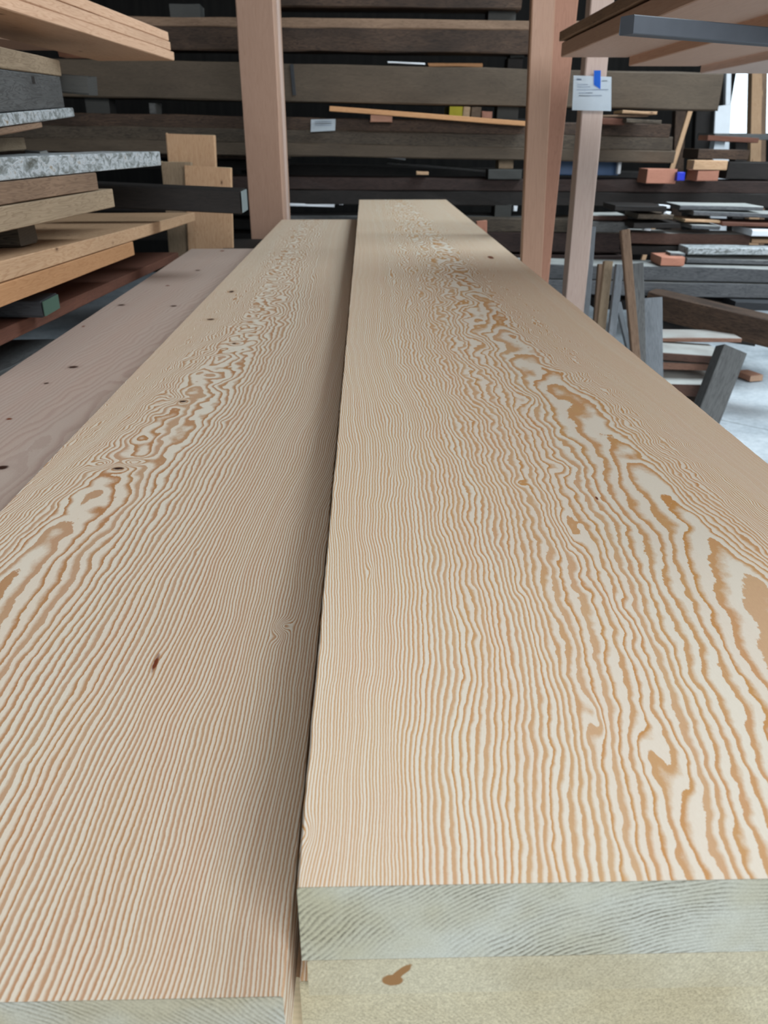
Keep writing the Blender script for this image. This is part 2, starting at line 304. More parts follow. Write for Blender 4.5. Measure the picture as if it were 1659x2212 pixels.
def hero_board(name, label, x0, x1, y0, y1, ztop, thick, ring, mat, endmat, skew=0.0, nx=None, group=None, rough_lip=True):
    """A wide plank; top, sides, bottom and far end are one mesh, the sawn near end is a part. The origin is its near left bottom corner."""
    nx = nx or int((x1-x0)/0.0022)
    ys = [y0]
    while ys[-1] < y1: ys.append(ys[-1]+max(0.0022, ys[-1]*0.0058))
    ys = np.array(ys); ys[-1] = y1; ny = len(ys)
    xs = np.linspace(x0, x1, nx+1); c = 0.0012
    zs = [0, c, thick*0.5, thick]
    prof = [(x0, thick), (x0, thick*0.5), (x0, c)] + [(x, 0) for x in np.concatenate([[x0+c], xs[1:-1], [x1-c]])] + [(x1, c), (x1, thick*0.5), (x1, thick)]
    prof = np.array(prof); n = len(prof)
    X = np.repeat(prof[:, 0][None], ny, 0); D = np.repeat(prof[:, 1][None], ny, 0); Y = np.repeat(ys[:, None], n, 1)
    Ysk = Y + skew*(X-x0)*np.exp(-(Y-y0)*3)
    xe = 0.0010*pnoise(Y*9, Y*0+3.3, 41)+0.0005*pnoise(Y*60, Y*0+1.3, 42)
    Xe = X + np.where(np.abs(X-x0) < 0.003, xe, 0) + np.where(np.abs(X-x1) < 0.003, -xe, 0)
    V = np.stack([Xe, Ysk, ztop-D], -1).reshape(-1, 3)
    org = np.array([x0, y0, ztop-thick])
    R = ring(X, Ysk, D).reshape(-1)
    idx = np.arange(ny*n).reshape(ny, n)
    a = idx[:-1, :-1].ravel(); b = idx[:-1, 1:].ravel(); cc = idx[1:, 1:].ravel(); d = idx[1:, :-1].ravel()
    F = np.stack([a, b, cc, d], -1)
    bot = np.stack([idx[:-1, -1], idx[:-1, 0], idx[1:, 0], idx[1:, -1]], -1)
    faces = F.tolist()+bot.tolist()+[idx[-1, ::-1].tolist()]
    me = bpy.data.meshes.new(name); me.from_pydata((V-org).tolist(), [], faces)
    at_ = me.attributes.new('ring', 'FLOAT', 'POINT'); at_.data.foreach_set('value', R.astype(np.float32))
    me.materials.append(mat); me.update()
    o = bpy.data.objects.new(name, me); COL.objects.link(o); o.location = org
    # flip normals outwards if needed
    bm = bmesh.new(); bm.from_mesh(me); bmesh.ops.recalc_face_normals(bm, faces=bm.faces[:]); bm.to_mesh(me); bm.free()
    e = bpy.data.meshes.new('end_grain'); ring0 = V[idx[0]]-org
    bm = bmesh.new()
    rnd = random.Random(len(label))
    vf = []
    for i, p in enumerate(ring0):
        q = p.copy()
        if rough_lip and p[2] > thick-0.0003: q[2] += 0.0
        q[1] -= 0.0004
        vf.append(bm.verts.new(q))
    vb = [bm.verts.new(p) for p in ring0]
    bm.faces.new(vf)
    for i in range(len(vf)): bm.faces.new([vf[i], vb[i], vb[(i+1) % len(vf)], vf[(i+1) % len(vf)]])
    bmesh.ops.recalc_face_normals(bm, faces=bm.faces[:]); bm.to_mesh(e); bm.free(); e.materials.append(endmat)
    eo = bpy.data.objects.new('end_grain', e); COL.objects.link(eo); eo.parent = o
    eo['label'] = 'pale sawn end face with faint growth rings'
    tag(o, label, 'board', group)
    return o

# ---- a sawn length of wood given by one long edge, the way its seen face goes and its two other sizes
def plank(name, label, cat, mat, Pa, Pb, s, ws, wd, group=None, parent=None, chip=0.003, seg=None, seed=None, away=None):
    ax = (Pb-Pa); L = ax.length; ax.normalize()
    s = Vector(s); s = (s-ax*s.dot(ax)).normalized()
    d = ax.cross(s).normalized()
    ctr = (Pa+Pb)/2 + s*ws/2
    ref = Vector(away) if away else (ctr-CAM)
    if d.dot(ref) < 0: d = -d
    rnd = random.Random(seed if seed is not None else hash((round(Pa.x, 3), round(Pa.y, 3), round(Pb.z, 3))) & 0xffff)
    n = seg or max(2, min(14, int(L/0.22)))
    c = min(chip+0.001, ws*0.2, wd*0.2)
    bm = bmesh.new(); rings = []
    base = [(c, 0), (ws-c, 0), (ws, c), (ws, wd-c), (ws-c, wd), (c, wd), (0, wd-c), (0, c)]
    for i in range(n+1):
        t = -L/2+L*i/n; r = []
        for (u, v) in base:
            j = chip*0.6
            r.append(bm.verts.new((t+(rnd.uniform(-1, 1)*chip if i in (0, n) else 0), u-ws/2+rnd.uniform(-j, j), v-wd/2+rnd.uniform(-j, j))))
        rings.append(r)
    for i in range(n):
        for j in range(8): bm.faces.new([rings[i][j], rings[i][(j+1) % 8], rings[i+1][(j+1) % 8], rings[i+1][j]])
    bm.faces.new(rings[0]); bm.faces.new(rings[-1][::-1])
    bmesh.ops.recalc_face_normals(bm, faces=bm.faces[:])
    me = bpy.data.meshes.new(name); bm.to_mesh(me); bm.free(); me.materials.append(M[mat] if isinstance(mat, str) else mat)
    o = bpy.data.objects.new(name, me); COL.objects.link(o)
    mid = (Pa+Pb)/2 + s*ws/2 + d*wd/2
    o.matrix_world = Matrix(((ax.x, s.x, d.x, mid.x), (ax.y, s.y, d.y, mid.y), (ax.z, s.z, d.z, mid.z), (0, 0, 0, 1)))
    if o.matrix_world.determinant() < 0:     # keep a right-handed frame
        for v in me.vertices: v.co.x = -v.co.x
        me.flip_normals()
        o.matrix_world = Matrix(((-ax.x, s.x, d.x, mid.x), (-ax.y, s.y, d.y, mid.y), (-ax.z, s.z, d.z, mid.z), (0, 0, 0, 1)))
    if parent: o.parent = parent; o.matrix_parent_inverse = parent.matrix_world.inverted()
    else: tag(o, label, cat, group)
    return o
DN = (0, 0, -1)
def flat(name, label, cat, mat, a, b, t, w, group=None, **kw):         # lying lumber, a and b = (x, y, distance) of its upper seen edge
    return plank(name, label, cat, mat, at(*a), at(*b), DN, t, w, group, **kw)
def upright(name, label, cat, mat, a, b, w, d, group=None, s=(1, 0, 0), **kw):   # standing lumber by its left seen edge
    A, B = to_floor(a, b); return plank(name, label, cat, mat, A, B, s, w, d, group, **kw)
def pile(a, b, items):                 # boards lying on one another, the top one's edge runs a to b; items: (name, label, mat, far x, thickness, width, outset, group)
    A, B = at(*a), at(*b); ax = (B-A).normalized(); z = 0.0; out = []
    for (name, lab, mat, xf, t, w, dx, g) in items:
        P = A+Vector((dx, 0, -z)); lo, hi = 0.0, 6.0
        for _ in range(40):
            m = (lo+hi)/2
            if px_of(P+ax*m) < xf: lo = m
            else: hi = m
        out.append(plank(name, lab, 'block' if 'block' in name else 'board', mat, P, P+ax*lo, DN, t, w, g, chip=0.001)); z += t+0.0016
    return out

# ================================================================== structure
def struct_box(name, lo, hi, mat, holes=()):
    bm = bmesh.new(); bmesh.ops.create_cube(bm, size=1)
    for v in bm.verts: v.co = Vector([lo[i]+(v.co[i]+0.5)*(hi[i]-lo[i]) for i in range(3)])
    me = bpy.data.meshes.new(name); bm.to_mesh(me); bm.free(); me.materials.append(mat)
    o = bpy.data.objects.new(name, me); COL.objects.link(o); o['kind'] = 'structure'; return o
def concrete():
    k = NT('dusty_concrete'); g = k.n('ShaderNodeNewGeometry').outputs['Position']
    a = k.noise(g, 1.6, 5, 0.65); b = k.noise(g, 30, 4, 0.7)
    col = k.ramp(a, [(0.35, srgb(150,158,164)), (0.6, srgb(192,199,204))])
    col = k.mix(0.25, col, k.ramp(b, [(0.35, g1(0.3)), (0.65, g1(0.8))]), 'OVERLAY')
    sp = k.n('ShaderNodeSeparateXYZ', {0: g})
    line = k.math('ABSOLUTE', k.math('SUBTRACT', k.math('ADD', sp.outputs[1], k.math('MULTIPLY', sp.outputs[0], 0.9)), 6.15))
    col = k.mix(k.math('LESS_THAN', line, 0.006), col, srgb(120,125,128))
    k.put(k.b.inputs['Base Color'], col); k.b.inputs['Roughness'].default_value = 0.5; k.bump(b, 0.2)
    return k.m
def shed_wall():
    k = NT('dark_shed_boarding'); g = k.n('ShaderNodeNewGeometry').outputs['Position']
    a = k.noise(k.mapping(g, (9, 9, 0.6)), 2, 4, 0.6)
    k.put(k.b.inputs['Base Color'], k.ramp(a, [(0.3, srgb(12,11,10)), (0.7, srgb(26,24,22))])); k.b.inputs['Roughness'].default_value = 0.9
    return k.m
mW = shed_wall()
struct_box('floor', (-7, -4, -0.1), (9, 12, 0), concrete())
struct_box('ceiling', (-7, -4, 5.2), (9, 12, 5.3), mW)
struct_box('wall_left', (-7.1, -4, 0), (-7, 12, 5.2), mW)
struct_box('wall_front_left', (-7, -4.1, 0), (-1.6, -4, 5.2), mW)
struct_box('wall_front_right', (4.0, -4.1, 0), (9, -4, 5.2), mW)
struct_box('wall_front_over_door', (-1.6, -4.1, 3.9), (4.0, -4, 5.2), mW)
win0, win1 = at(1568, 288, 9.8), at(1720, 60, 9.8)
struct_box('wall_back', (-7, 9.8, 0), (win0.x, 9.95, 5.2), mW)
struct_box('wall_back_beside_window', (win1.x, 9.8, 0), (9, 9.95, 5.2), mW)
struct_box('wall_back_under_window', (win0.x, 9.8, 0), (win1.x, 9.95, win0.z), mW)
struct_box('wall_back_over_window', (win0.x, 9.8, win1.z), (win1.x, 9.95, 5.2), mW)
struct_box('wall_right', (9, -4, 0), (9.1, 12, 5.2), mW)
gl = NT('window_glass'); gl.b.inputs['Transmission Weight'].default_value = 1; gl.b.inputs['Roughness'].default_value = 0.05; gl.b.inputs['Base Color'].default_value = (0.95, 0.98, 1, 1)
wp = struct_box('window_1', (win0.x, 9.86, win0.z), (win1.x, 9.87, win1.z), gl.m)

# ================================================================== the three wide planks and the stack
AX0, AX1 = -0.0425, 0.511; BX0, BX1 = -0.480, -0.0510; CX0, CX1 = -0.850, -0.300
YA0, YA1 = 0.3065, 5.36; YB0, YB1 = 0.2855, 4.77
mEA = endgrain('end_grain_top', srgb(140,137,117), srgb(84,80,68), 0.24, ZA-0.27, srgb(150,152,143), 0.0034, 0.28, None, 1.0)
mEB = endgrain('end_grain_left', srgb(140,135,116), srgb(96,91,75), -0.33, ZB-0.22, srgb(147,149,142), 0.0032, 0.28, None, 1.0)
sp0 = at(848, 2118, YA0)
mE2 = endgrain('end_grain_second', srgb(139,132,110), srgb(108,98,76), 0.9, ZA-0.5, srgb(150,145,125), 0.003, 0.45,
               [(sp0.x, sp0.z, 0.0070, 0.0056, 0.0), (sp0.x+0.0045, sp0.z+0.0065, 0.0040, 0.0092, 0.75)], 0.25)
mE3 = endgrain('end_grain_third', srgb(142,134,110), srgb(108,98,76), -0.4, ZA-0.5, srgb(152,146,124), 0.003, 0.5, None, 0.25)
hero_board('wide_plank', 'widest pale fir plank on top of the right stack, with bold golden wavy grain', AX0, AX1, YA0, YA1, ZA, 0.062, ring_A, mA, mEA, 0.0)
hero_board('wide_plank', 'middle wide fir plank lying lower at the left, with dark knots along its grain', BX0, BX1, YB0, YB1, ZB, 0.061, ring_B, mB, mEB, 0.0)
hero_board('wide_plank', 'rosy knotty wide plank furthest left and lowest of the three', CX0, CX1, 0.30, 4.02, ZC, 0.055, ring_C, mC, mEB, 0.0, nx=60)
hero_board('stacked_plank', 'second plank of the right stack, with a brown pitch stain on its sawn end', AX0+0.003, AX1-0.01, YA0+0.0006, YA1-0.1, ZA-0.0632, 0.0325, ring_side, mA, mE2, 0.0, nx=40)
hero_board('stacked_plank', 'bottom plank of the right stack, set back and jutting slightly left', AX0-0.0035, AX1-0.005, 0.3165, YA1-0.2, ZA-0.0965, 0.0840, ring_side, mA, mE3, 0.0, nx=40)
plank('stacked_plank', 'plank filling in beside the rosy plank, under the middle wide plank', 'board', 'tan', Vector((-0.049, 0.34, ZC-0.001)), Vector((-0.049, 4.6, ZC-0.001)), DN, 0.053, 0.245, away=(-1, 0, 0), chip=0.0006)
plank('gap_closing_board', 'dark wide shelf board added under all the wide planks to keep their gap dark', 'shelf', 'dark', Vector((0.50, 0.36, ZC-0.0570)), Vector((0.50, 4.9, ZC-0.0570)), DN, 0.036, 1.28, away=(-1, 0, 0), chip=0.0006)  # added board hiding the bright floor, so the gap between planks stays dark
for y, wh in ((1.0, 'nearest'), (2.6, 'middle'), (4.2, 'farthest')):
    plank('bearer', wh+' rough grey bearer crossing under the shelf of the wide planks', 'bearer', 'grey', Vector((-0.85, y, ZC-0.0945)), Vector((0.52, y, ZC-0.0945)), DN, 0.09, 0.1, 'bearers under the wide planks', chip=0.0006)
    for x, sd in ((-0.83, 'left'), (-0.1, 'middle'), (0.40, 'right')):
        plank('trestle_leg', wh+' grey timber leg at the '+sd+' under the wide planks', 'trestle leg', 'grey', Vector((x, y, 0.001)), Vector((x, y, ZC-0.1855)), (1, 0, 0), 0.08, 0.08, 'legs under the wide planks', away=(0, 1, 0), chip=0.0005)

# ================================================================== posts
sv, dv = Vector((math.cos(.2), -math.sin(.2), 0)), Vector((math.sin(.2), math.cos(.2), 0))
pst = upright('timber_post', 'broad rosy post left of centre, just beyond the middle plank', 'post', 'rose', (502, -90, 5.0), (577, 1020, 5.0), 0.21, 0.058, s=sv)
pA, pB = to_floor((502, -90, 5.0), (577, 1020, 5.0))
for i, dd_ in enumerate((0.061, 0.103)):
    plank('lamination', None, None, ['rose_pale', 'rose'][i], pA+dv*dd_+sv*0.006*(1-i), pB+dv*dd_+sv*0.006*(1-i), sv, 0.21, 0.038, parent=pst)['label'] = 'board laminated behind the front face'
upright('timber_post', 'rosy post right of centre, the one nearest the top plank edge', 'post', 'rose_brown', (1153, -90, 3.4), (1111, 980, 3.4), 0.086, 0.05, chip=0.0025)
upright('leaning_board', 'thin reddish board leaning behind the rosy post right of centre', 'board', 'rose_red', (1202, -60, 3.47), (1104, 980, 3.47), 0.092, 0.03)
upright('timber_post', 'pale post carrying the paper note, right of the reddish board', 'post', 'rose_pale', (1285, -90, 3.8), (1192, 1000, 3.8), 0.094, 0.09)
# paper note with its tape
def sheet(name, mat, pts, D, parent=None, bulge=0.004, n=6, thick=0.0006):
    P = [at(x, y, D) for x, y in pts]      # tl, tr, br, bl
    bm = bmesh.new(); G = []
    for i in range(n+1):
        row = []
        for j in range(n+1):
            u, v = j/n, i/n
            p = (P[0]*(1-u)+P[1]*u)*(1-v)+(P[3]*(1-u)+P[2]*u)*v
            p = p+Vector((0, -bulge*(math.sin(u*3.1)*0.7+0.3*math.sin(v*5+u*4)), 0)); row.append(bm.verts.new(p))
        G.append(row)
    for i in range(n):
        for j in range(n): bm.faces.new([G[i][j], G[i+1][j], G[i+1][j+1], G[i][j+1]])
    bmesh.ops.solidify(bm, geom=bm.faces[:], thickness=thick)
    o_ = P[3]
    for v in bm.verts: v.co -= o_
    me = bpy.data.meshes.new(name); bm.to_mesh(me); bm.free(); me.materials.append(M[mat] if isinstance(mat, str) else mat)
    o = bpy.data.objects.new(name, me); COL.objects.link(o); o.location = o_
    if parent: o.parent = parent; o.location = o_-parent.location
    return o
nt = tag(sheet('paper_note', 'paper', [(1239,163),(1321,166),(1320,240),(1236,238)], 3.765), 'white paper note hung on the pale post with blue tape', 'note')
sheet('tape', 'tape', [(1283,152),(1298,152),(1297,193),(1283,183)], 3.755, nt, 0.001, 2)['label'] = 'strip of bright blue tape'
for i, (x0, x1, y) in enumerate([(1246,1256,170),(1247,1270,182),(1247,1275,187),(1246,1314,193),(1300,1312,174),(1250,1280,200),(1250,1300,206)]):
    sheet('ink_line', 'ink', [(x0,y),(x1,y),(x1,y+(3 if i == 0 else 1.2)),(x0,y+(3 if i == 0 else 1.2))], 3.7575, nt, 0.0, 1, 0.0003)

# ================================================================== left racks
G = 'boards stored on the left rack'
pile((-60,-100,1.85), (363,69,3.0), [
    ('rack_board', 'topmost of the three pale fir boards overhead at top left', 'tan_pink', 363, 0.0255, 0.26, 0, G),
    ('rack_board', 'middle of the three pale fir boards overhead at top left', 'tan_pink', 367, 0.0255, 0.26, 0.002, G),
    ('rack_board', 'lowest of the three pale fir boards overhead at top left', 'tan_pink', 375, 0.0255, 0.26, 0.006, G)])
flat('rack_board', 'rosy board seen from below behind the overhead boards at top left', 'board', 'rose', (-90,48,2.4), (205,92,3.5), 0.026, 0.28, G, chip=0.001)
flat('bearer', 'small rosy crosspiece under the overhead boards at top left', 'bearer', 'rose_red', (125,107,3.4), (212,108,3.4), 0.022, 0.08)
blk = pile((-60,86,1.55), (128,130,2.4), [
    ('rack_board', 'short tan board end on top of the split grey block at left', 'tan_grey', 128, 0.037, 0.16, 0, G),
    ('rack_block', 'thick grey block with a dark slot, under the short tan board end', 'grey', 129, 0.072, 0.16, 0, None),
    ('rack_board', 'thin white wrapped board under the grey slotted block', 'foil', 158, 0.022, 0.12, 0.004, G),
    ('rack_board', 'thin brown board end under the white wrapped one at left', 'brownlight', 90, 0.012, 0.15, 0, G)])
for (y0, y1, x) in ((164, 180, 47),):
    q, q2 = at(x, y0, 1.99), at(x+2, y1, 1.99)
    R_ = blk[1].matrix_world; Ri = R_.inverted()
    l0, l1 = Ri @ q, Ri @ q2; face = max(v.co.z*0+abs(v.co.z) for v in blk[1].data.vertices)
    sgn = -1 if (Ri @ CAM).z < 0 else 1
    l0.z = l1.z = sgn*(face+0.0004)
    sl = plank('slot', None, None, 'dark', R_ @ l0, R_ @ Vector((l0.x, l1.y, l0.z)), R_.to_3x3() @ Vector((1, 0, 0)), 0.030, 0.0025, parent=blk[1], chip=0.0003); sl['label'] = 'dark mortise slot'
flat('bearer', 'grey bearer poking out behind the grey slotted block', 'bearer', 'blockgrey', (60,152,2.46), (188,163,2.46), 0.046, 0.08)
pile((-80,297,1.7), (52,296,2.3), [
    ('rack_board', 'short tan board end lying on the long white wrapped board', 'tan_grey', 52, 0.03, 0.14, 0, G)])
flat('offcut', 'small grey offcut lying on the long white wrapped board', 'offcut', 'grey', (52,325,2.35), (86,325,2.35), 0.009, 0.06)
pile((-80,343,1.6), (345,327,2.9), [
    ('rack_board', 'long board wrapped in crinkled white at left, at mid height of the rack', 'foil', 345, 0.043, 0.2, 0, G),
    ('rack_board', 'brown tan board right under the long white wrapped board', 'brownlight', 207, 0.043, 0.2, 0, G),
    ('rack_board', 'tan board, lower of the pair under the white wrapped board', 'tan_grey', 243, 0.047, 0.2, 0.006, G)])
db = flat('bearer', 'dark square bearer with a pale painted end, left of the broad rosy post', 'bearer', 'dark', (180,396,3.2), (518,411,3.2), 0.084, 0.14)
pe = at(518, 411, 3.2)
plank('painted_end', None, None, 'pale_paint', Vector((pe.x+0.003, pe.y+0.003, pe.z-0.004)), Vector((pe.x+0.003, pe.y+0.003, pe.z-0.079)), (0, 1, 0), 0.13, 0.004, parent=db, away=(1, 0, 0), chip=0.0004)['label'] = 'pale painted end'
flat('bearer', 'stubby grey bearer end between the tan boards and the pale wide board at left', 'bearer', 'greybrown', (-80,482,2.0), (38,484,2.0), 0.052, 0.1)
pile((-80,585,1.5), (420,459,4.2), [
    ('rack_board', 'pale wide fir board with knots on its bright edge, at mid left', 'tan', 420, 0.040, 0.6, 0, G),
    ('rack_board', 'orange fir board tucked right beneath the pale wide board at left', 'orange', 287, 0.044, 0.5, 0.002, G)])
gr = flat('bearer', 'dark bearer with a green painted end, under the orange board at left', 'bearer', 'black', (-80,646,1.95), (86,650,1.95), 0.040, 0.11)
M['green'] = plain('green_paint', srgb(70,95,82), 0.7)
ge = at(86, 650, 1.95)
plank('painted_end', None, None, 'green', Vector((ge.x+0.003, ge.y+0.003, ge.z-0.003)), Vector((ge.x+0.003, ge.y+0.003, ge.z-0.037)), (0, 1, 0), 0.10, 0.004, parent=gr, away=(1, 0, 0), chip=0.0004)['label'] = 'green painted end'
pile((-80,762,1.55), (385,551,3.9), [
    ('rack_board', 'grey topped board with a red sawn edge, just left of the rosy knotty plank', 'brick', 385, 0.034, 0.5, -0.03, G)])
flat('rack_board', 'dark grey board lowest at left, half hidden by the rosy knotty plank', 'board', 'grey', (-60,830,1.7), (150,732,2.4), 0.03, 0.5, G)
# standing boards left of the post
GS = 'light boards standing behind the left rack'
upright('standing_board', 'tallest pale board standing behind the left rack', 'board', 'tan', (358,288,4.62), (402,900,4.62), 0.255, 0.035, GS)
upright('standing_board', 'greyer narrow board at the left of the standing boards', 'board', 'tan_grey', (347,349,4.56), (395,900,4.56), 0.16, 0.03, GS)
upright('standing_board', 'front and shortest pale board standing behind the left rack', 'board', 'tan', (397,357,4.50), (425,900,4.50), 0.245, 0.03, GS)

# ================================================================== beam racks at the back
GB = 'old beams lying across the back racks'
def beam(label, mat, a, b, t, w=0.25, **kw): return flat('old_beam', label, 'beam', mat, a, b, t, w, kw.pop('group', GB), chip=kw.pop('chip', 0.006), **kw)
D0 = 6.0
beam('brown beam at the very top of the view between the posts', 'brown', (560,-40,D0), (1130,-34,D0), 0.135)
beam('light brown board along the top of the upper back rack', 'brownlight', (240,34,D0), (1262,46,D0), 0.056)
beam('dark mottled beam under the light brown board near the top', 'brown', (240,54,D0), (1262,66,D0), 0.135)
bb = beam('deepest long grey beam crossing the whole back rack', 'bigbeam', (100,125,D0), (1565,158,D0), 0.225, 0.3)
beam('orange board end lying on the deepest long grey beam', 'orange', (925,136,D0+0.1), (1042,138,D0+0.1), 0.022, 0.15)
flat('offcut', 'thin pale strip lying on the deepest grey beam', 'offcut', 'white', (838,133,D0), (918,136,D0), 0.008, 0.05)
mk = at(624, 140, D0); plank('strap', 'black strap hanging down the deepest grey beam beside the broad post', 'strap', 'black', at(626,139,D0-0.01), at(632,206,D0-0.01), (1,0,0), 0.024, 0.006, chip=0.0005)
for i, (lab, mt, yl, yr, t) in enumerate([('uppermost of the three dark beams under the deepest grey beam', 'brown', 239, 268, 0.085), ('middle of the three stacked beams below the deepest grey one', 'greybrown', 267, 296, 0.09), ('lowest of the three stacked beams below the deepest grey one', 'bigbeam', 296, 325, 0.082)]):
    beam(lab, mt, (-60, yl, D0-0.1*i*0.3), ([1450,1455,1460][i], yr, D0), t, 0.28)
beam('thin warped orange board lying slanted on the stacked back beams', 'orange', (712,229,5.9), (1140,262,5.9), 0.03, 0.1, chip=0.002)
flat('spacer_block', 'rosy spacer block under the slanted orange board', 'block', 'rose_red', (800,247,5.92), (848,248,5.92), 0.045, 0.08)
beam('brown beam far behind, under the little board ends in the gap', 'dark', (900,256,7.4), (1140,257,7.4), 0.09, 0.4)
for (x0, x1, y0, y1, m, lab) in [(972,1000,229,252,'yellow','yellowish board end seen through the gap left of centre'), (1002,1016,230,256,'tan','tan board end beside the yellowish one in the gap'), (1020,1040,231,250,'brownlight','brown board end in the gap behind the orange board'), (1042,1064,240,254,'redend','salmon board end in the gap left of the grey spacer')]:
    flat('board_end', lab, 'board', m, (x0,y0,7.4), (x1,y0+1,7.4), (254-y0)*6.8/1700, 0.5)
GP = 'grey spacer blocks between the back beams'
for (x0, x1, y0, y1, D, m, lab) in [
    (365,430,8,36,6.1,'blockgrey','grey spacer block on the light brown board, left of the broad post'),
    (1058,1118,-30,43,6.1,'blockgrey','tall grey spacer block at the top, left of the right hand post'),
    (1104,1134,100,120,6.1,'blockgrey','small grey spacer block resting above the deepest beam'),
    (1098,1130,125,146,6.12,'dark','dark little block standing on the deepest beam near the post'),
    (1076,1122,216,260,6.1,'blockgrey','grey spacer block hanging in the gap under the deepest beam'),
    (180,232,196,240,6.1,'blockgrey','grey spacer block under the left end of the deepest beam'),
    (322,336,222,243,6.1,'grey','narrow grey spacer on the stacked beams left of the broad post'),
    (1078,1110,343,368,6.1,'tan_grey','tan spacer block under the stacked beams near the right hand post'),
    (1056,1128,366,386,5.95,'blockgrey','flat grey spacer under the tan spacer block'),
    (1070,1106,440,470,6.0,'blockgrey','grey spacer block below the dark beams, right of the top plank end'),
    (1110,1118,444,456,6.0,'white','small white scrap beside the lowest grey spacer block')]:
    flat('spacer_block', lab, 'block', m, (x0,y0,D), (x1,y0+0.5,D), (y1-y0)*D*0.915/1700, 0.16, GP if m == 'blockgrey' else None)
lab_ = tag(sheet('paper_label', 'paper', [(672,258),(725,257),(724,282),(671,285)], 5.93), 'small white paper label stapled to the stacked back beams', 'label')
for y in (262, 266, 270): sheet('ink_line', 'ink', [(680,y),(716,y),(716,y+1.2),(680,y+1.2)], 5.922, lab_, 0.0, 1, 0.0004)
flat('angle_iron', 'grey metal angle lying in the dark gap above the top plank', 'angle iron', 'grey', (836,349,6.3), (1052,366,6.3), 0.02, 0.08)
flat('scrap_end', 'two pale wire ends above the metal angle', 'scrap', 'white', (836,337,6.3), (876,342,6.3), 0.012, 0.03)
beam('blackish beam in the dark gap behind the metal angle', 'dark', (520,352,6.8), (1400,372,6.8), 0.11)
flat('offcut', 'small yellowish offcut lying on the red brown beam', 'offcut', 'tan', (900,370,5.95), (926,371,5.95), 0.022, 0.05)
beam('red brown beam above the far end of the top plank', 'reddark', (470,381,D0), (1720,392,D0), 0.083, 0.3)
beam('dark grey beam right under the red brown one', 'dark', (470,409,D0), (1720,418,D0), 0.098, 0.3)
flat('metal_strip', 'shiny thin metal strip in the dark slot beside the broad post', 'strip', 'white', (612,438,6.0), (722,440,6.0), 0.022, 0.04)
flat('scrap_end', 'tiny bright scrap right of the shiny metal strip', 'scrap', 'white', (733,437,6.0), (741,438,6.0), 0.015, 0.03)
beam('thin grey beam just above the far end of the middle plank', 'grey', (560,466,6.0), (1150,468,6.0), 0.03, 0.3)
beam('grey beam right of the far end of the top plank', 'greybrown', (980,470,5.9), (1355,475,5.9), 0.095, 0.3)
beam('reddish low beam between the top plank and the right hand post', 'reddark', (980,500,5.9), (1345,503,5.9), 0.14, 0.3)
beam('second reddish low beam, beneath the first', 'reddark', (980,548,5.9), (1345,552,5.9), 0.15, 0.3)
upright('standing_board', 'narrow salmon board standing beside the far corner of the top plank', 'board', 'redend', (1030,478,5.6), (1029,700,5.6), 0.068, 0.04)
for i, (y, m) in enumerate([(412,'dark'),(438,'dark'),(345,'dark'),(320,'brown'),(470,'dark'),(500,'dark')]):
    beam('old dark beam at the left behind the standing boards, ' + ['above the dark bearer', 'behind the dark bearer', 'over the tallest standing board top', 'along the top of the dark gap', 'low behind the wide boards', 'lowest of all'][i], m, (-60,y-6,6.6), (620,y+3,6.6), 0.07)

# ================================================================== top right stack
GR = 'boards overhead at the top right'
# board edges by their lower left corner run
def over(label, mat, xf, yf, D, thick, w, near=1.15, slope=0.0):
    a = at(xf, yf, D); b = Vector((a.x+slope, near, a.z+0.01))
    return plank('overhead_board', label, 'board', mat, a, b, DN, thick, w, GR, chip=0.001)
over('uppermost narrow board of the overhead stack at top right', 'brownlight', 1209, 68, 3.02, 0.028, 0.16)
over('leftmost overhead board at top right, with its underside in view', 'rose', 1214, 92, 3.0, 0.042, 0.225)
a_ = at(1214, 92, 3.0)
for i, (xf, yf, t, w, lab) in enumerate([(1361,120,0.036,0.235,'second overhead board from the left at top right'), (1516,136,0.036,0.30,'rightmost overhead board at top right')]):
    over(lab, ['rose','rose_pale'][i], xf, yf-4, 3.0, t, w)
sb = at(1372, 31, 1.42)
plank('steel_arm', 'dark grey steel arm carrying the overhead boards at top right', 'arm', 'steel', sb, atz(1790, 70, sb.z), DN, 0.026, 0.03, chip=0.0006)

# ================================================================== right: clutter on racks
GC = 'timber stored at the back right'
def r(name, lab, cat, m, x0, y0, x1, y1, t, D=5.8, w=0.2, g=None, D1=None): return flat(name, lab, cat, m, (x0,y0,D), (x1,y1,D1 or D), t, w, g)
r('stored_board','brown board on the stacked beams behind the paper note post','board','brownlight',1300,248,1400,248,0.012,5.8,.2,GC)
r('stored_board','pale board on top of the little pile right of the paper note','board','tan',1345,238,1420,241,0.018,5.75,.2,GC)
r('stored_board','red brown board of the little pile right of the paper note','board','brick',1300,254,1350,256,0.04,5.8,.2,GC)
r('stored_board','grey board of the little pile right of the paper note','board','greybrown',1354,256,1430,260,0.024,5.7,.08,GC)
r('plastic_bin','blue plastic bin half hidden by the pale post','bin','blue',1180,345,1340,347,0.10,6.2,.3)
r('pipe_elbow','white pipe end beside the blue bin','pipe','white',1337,346,1343,346,0.09,6.1,.03)
r('spacer_block','larger salmon block sitting on the red brown beam at right','block','redend',1400,365,1464,366,0.09,5.8,.2)
r('spacer_block','smaller salmon block sitting on the red brown beam at right','block','redend',1508,369,1554,369,0.064,5.8,.2)
r('spacer_block','yellow tan block on top of the smaller salmon block','block','tan',1500,346,1573,347,0.06,5.8,.12)
r('plastic_block','bright blue block between the two salmon blocks','block','bluebright',1465,372,1481,372,0.053,5.75,.06)
r('stored_board','dark board right of the yellow tan block','board','dark',1575,350,1700,352,0.11,6.0,.3,GC)
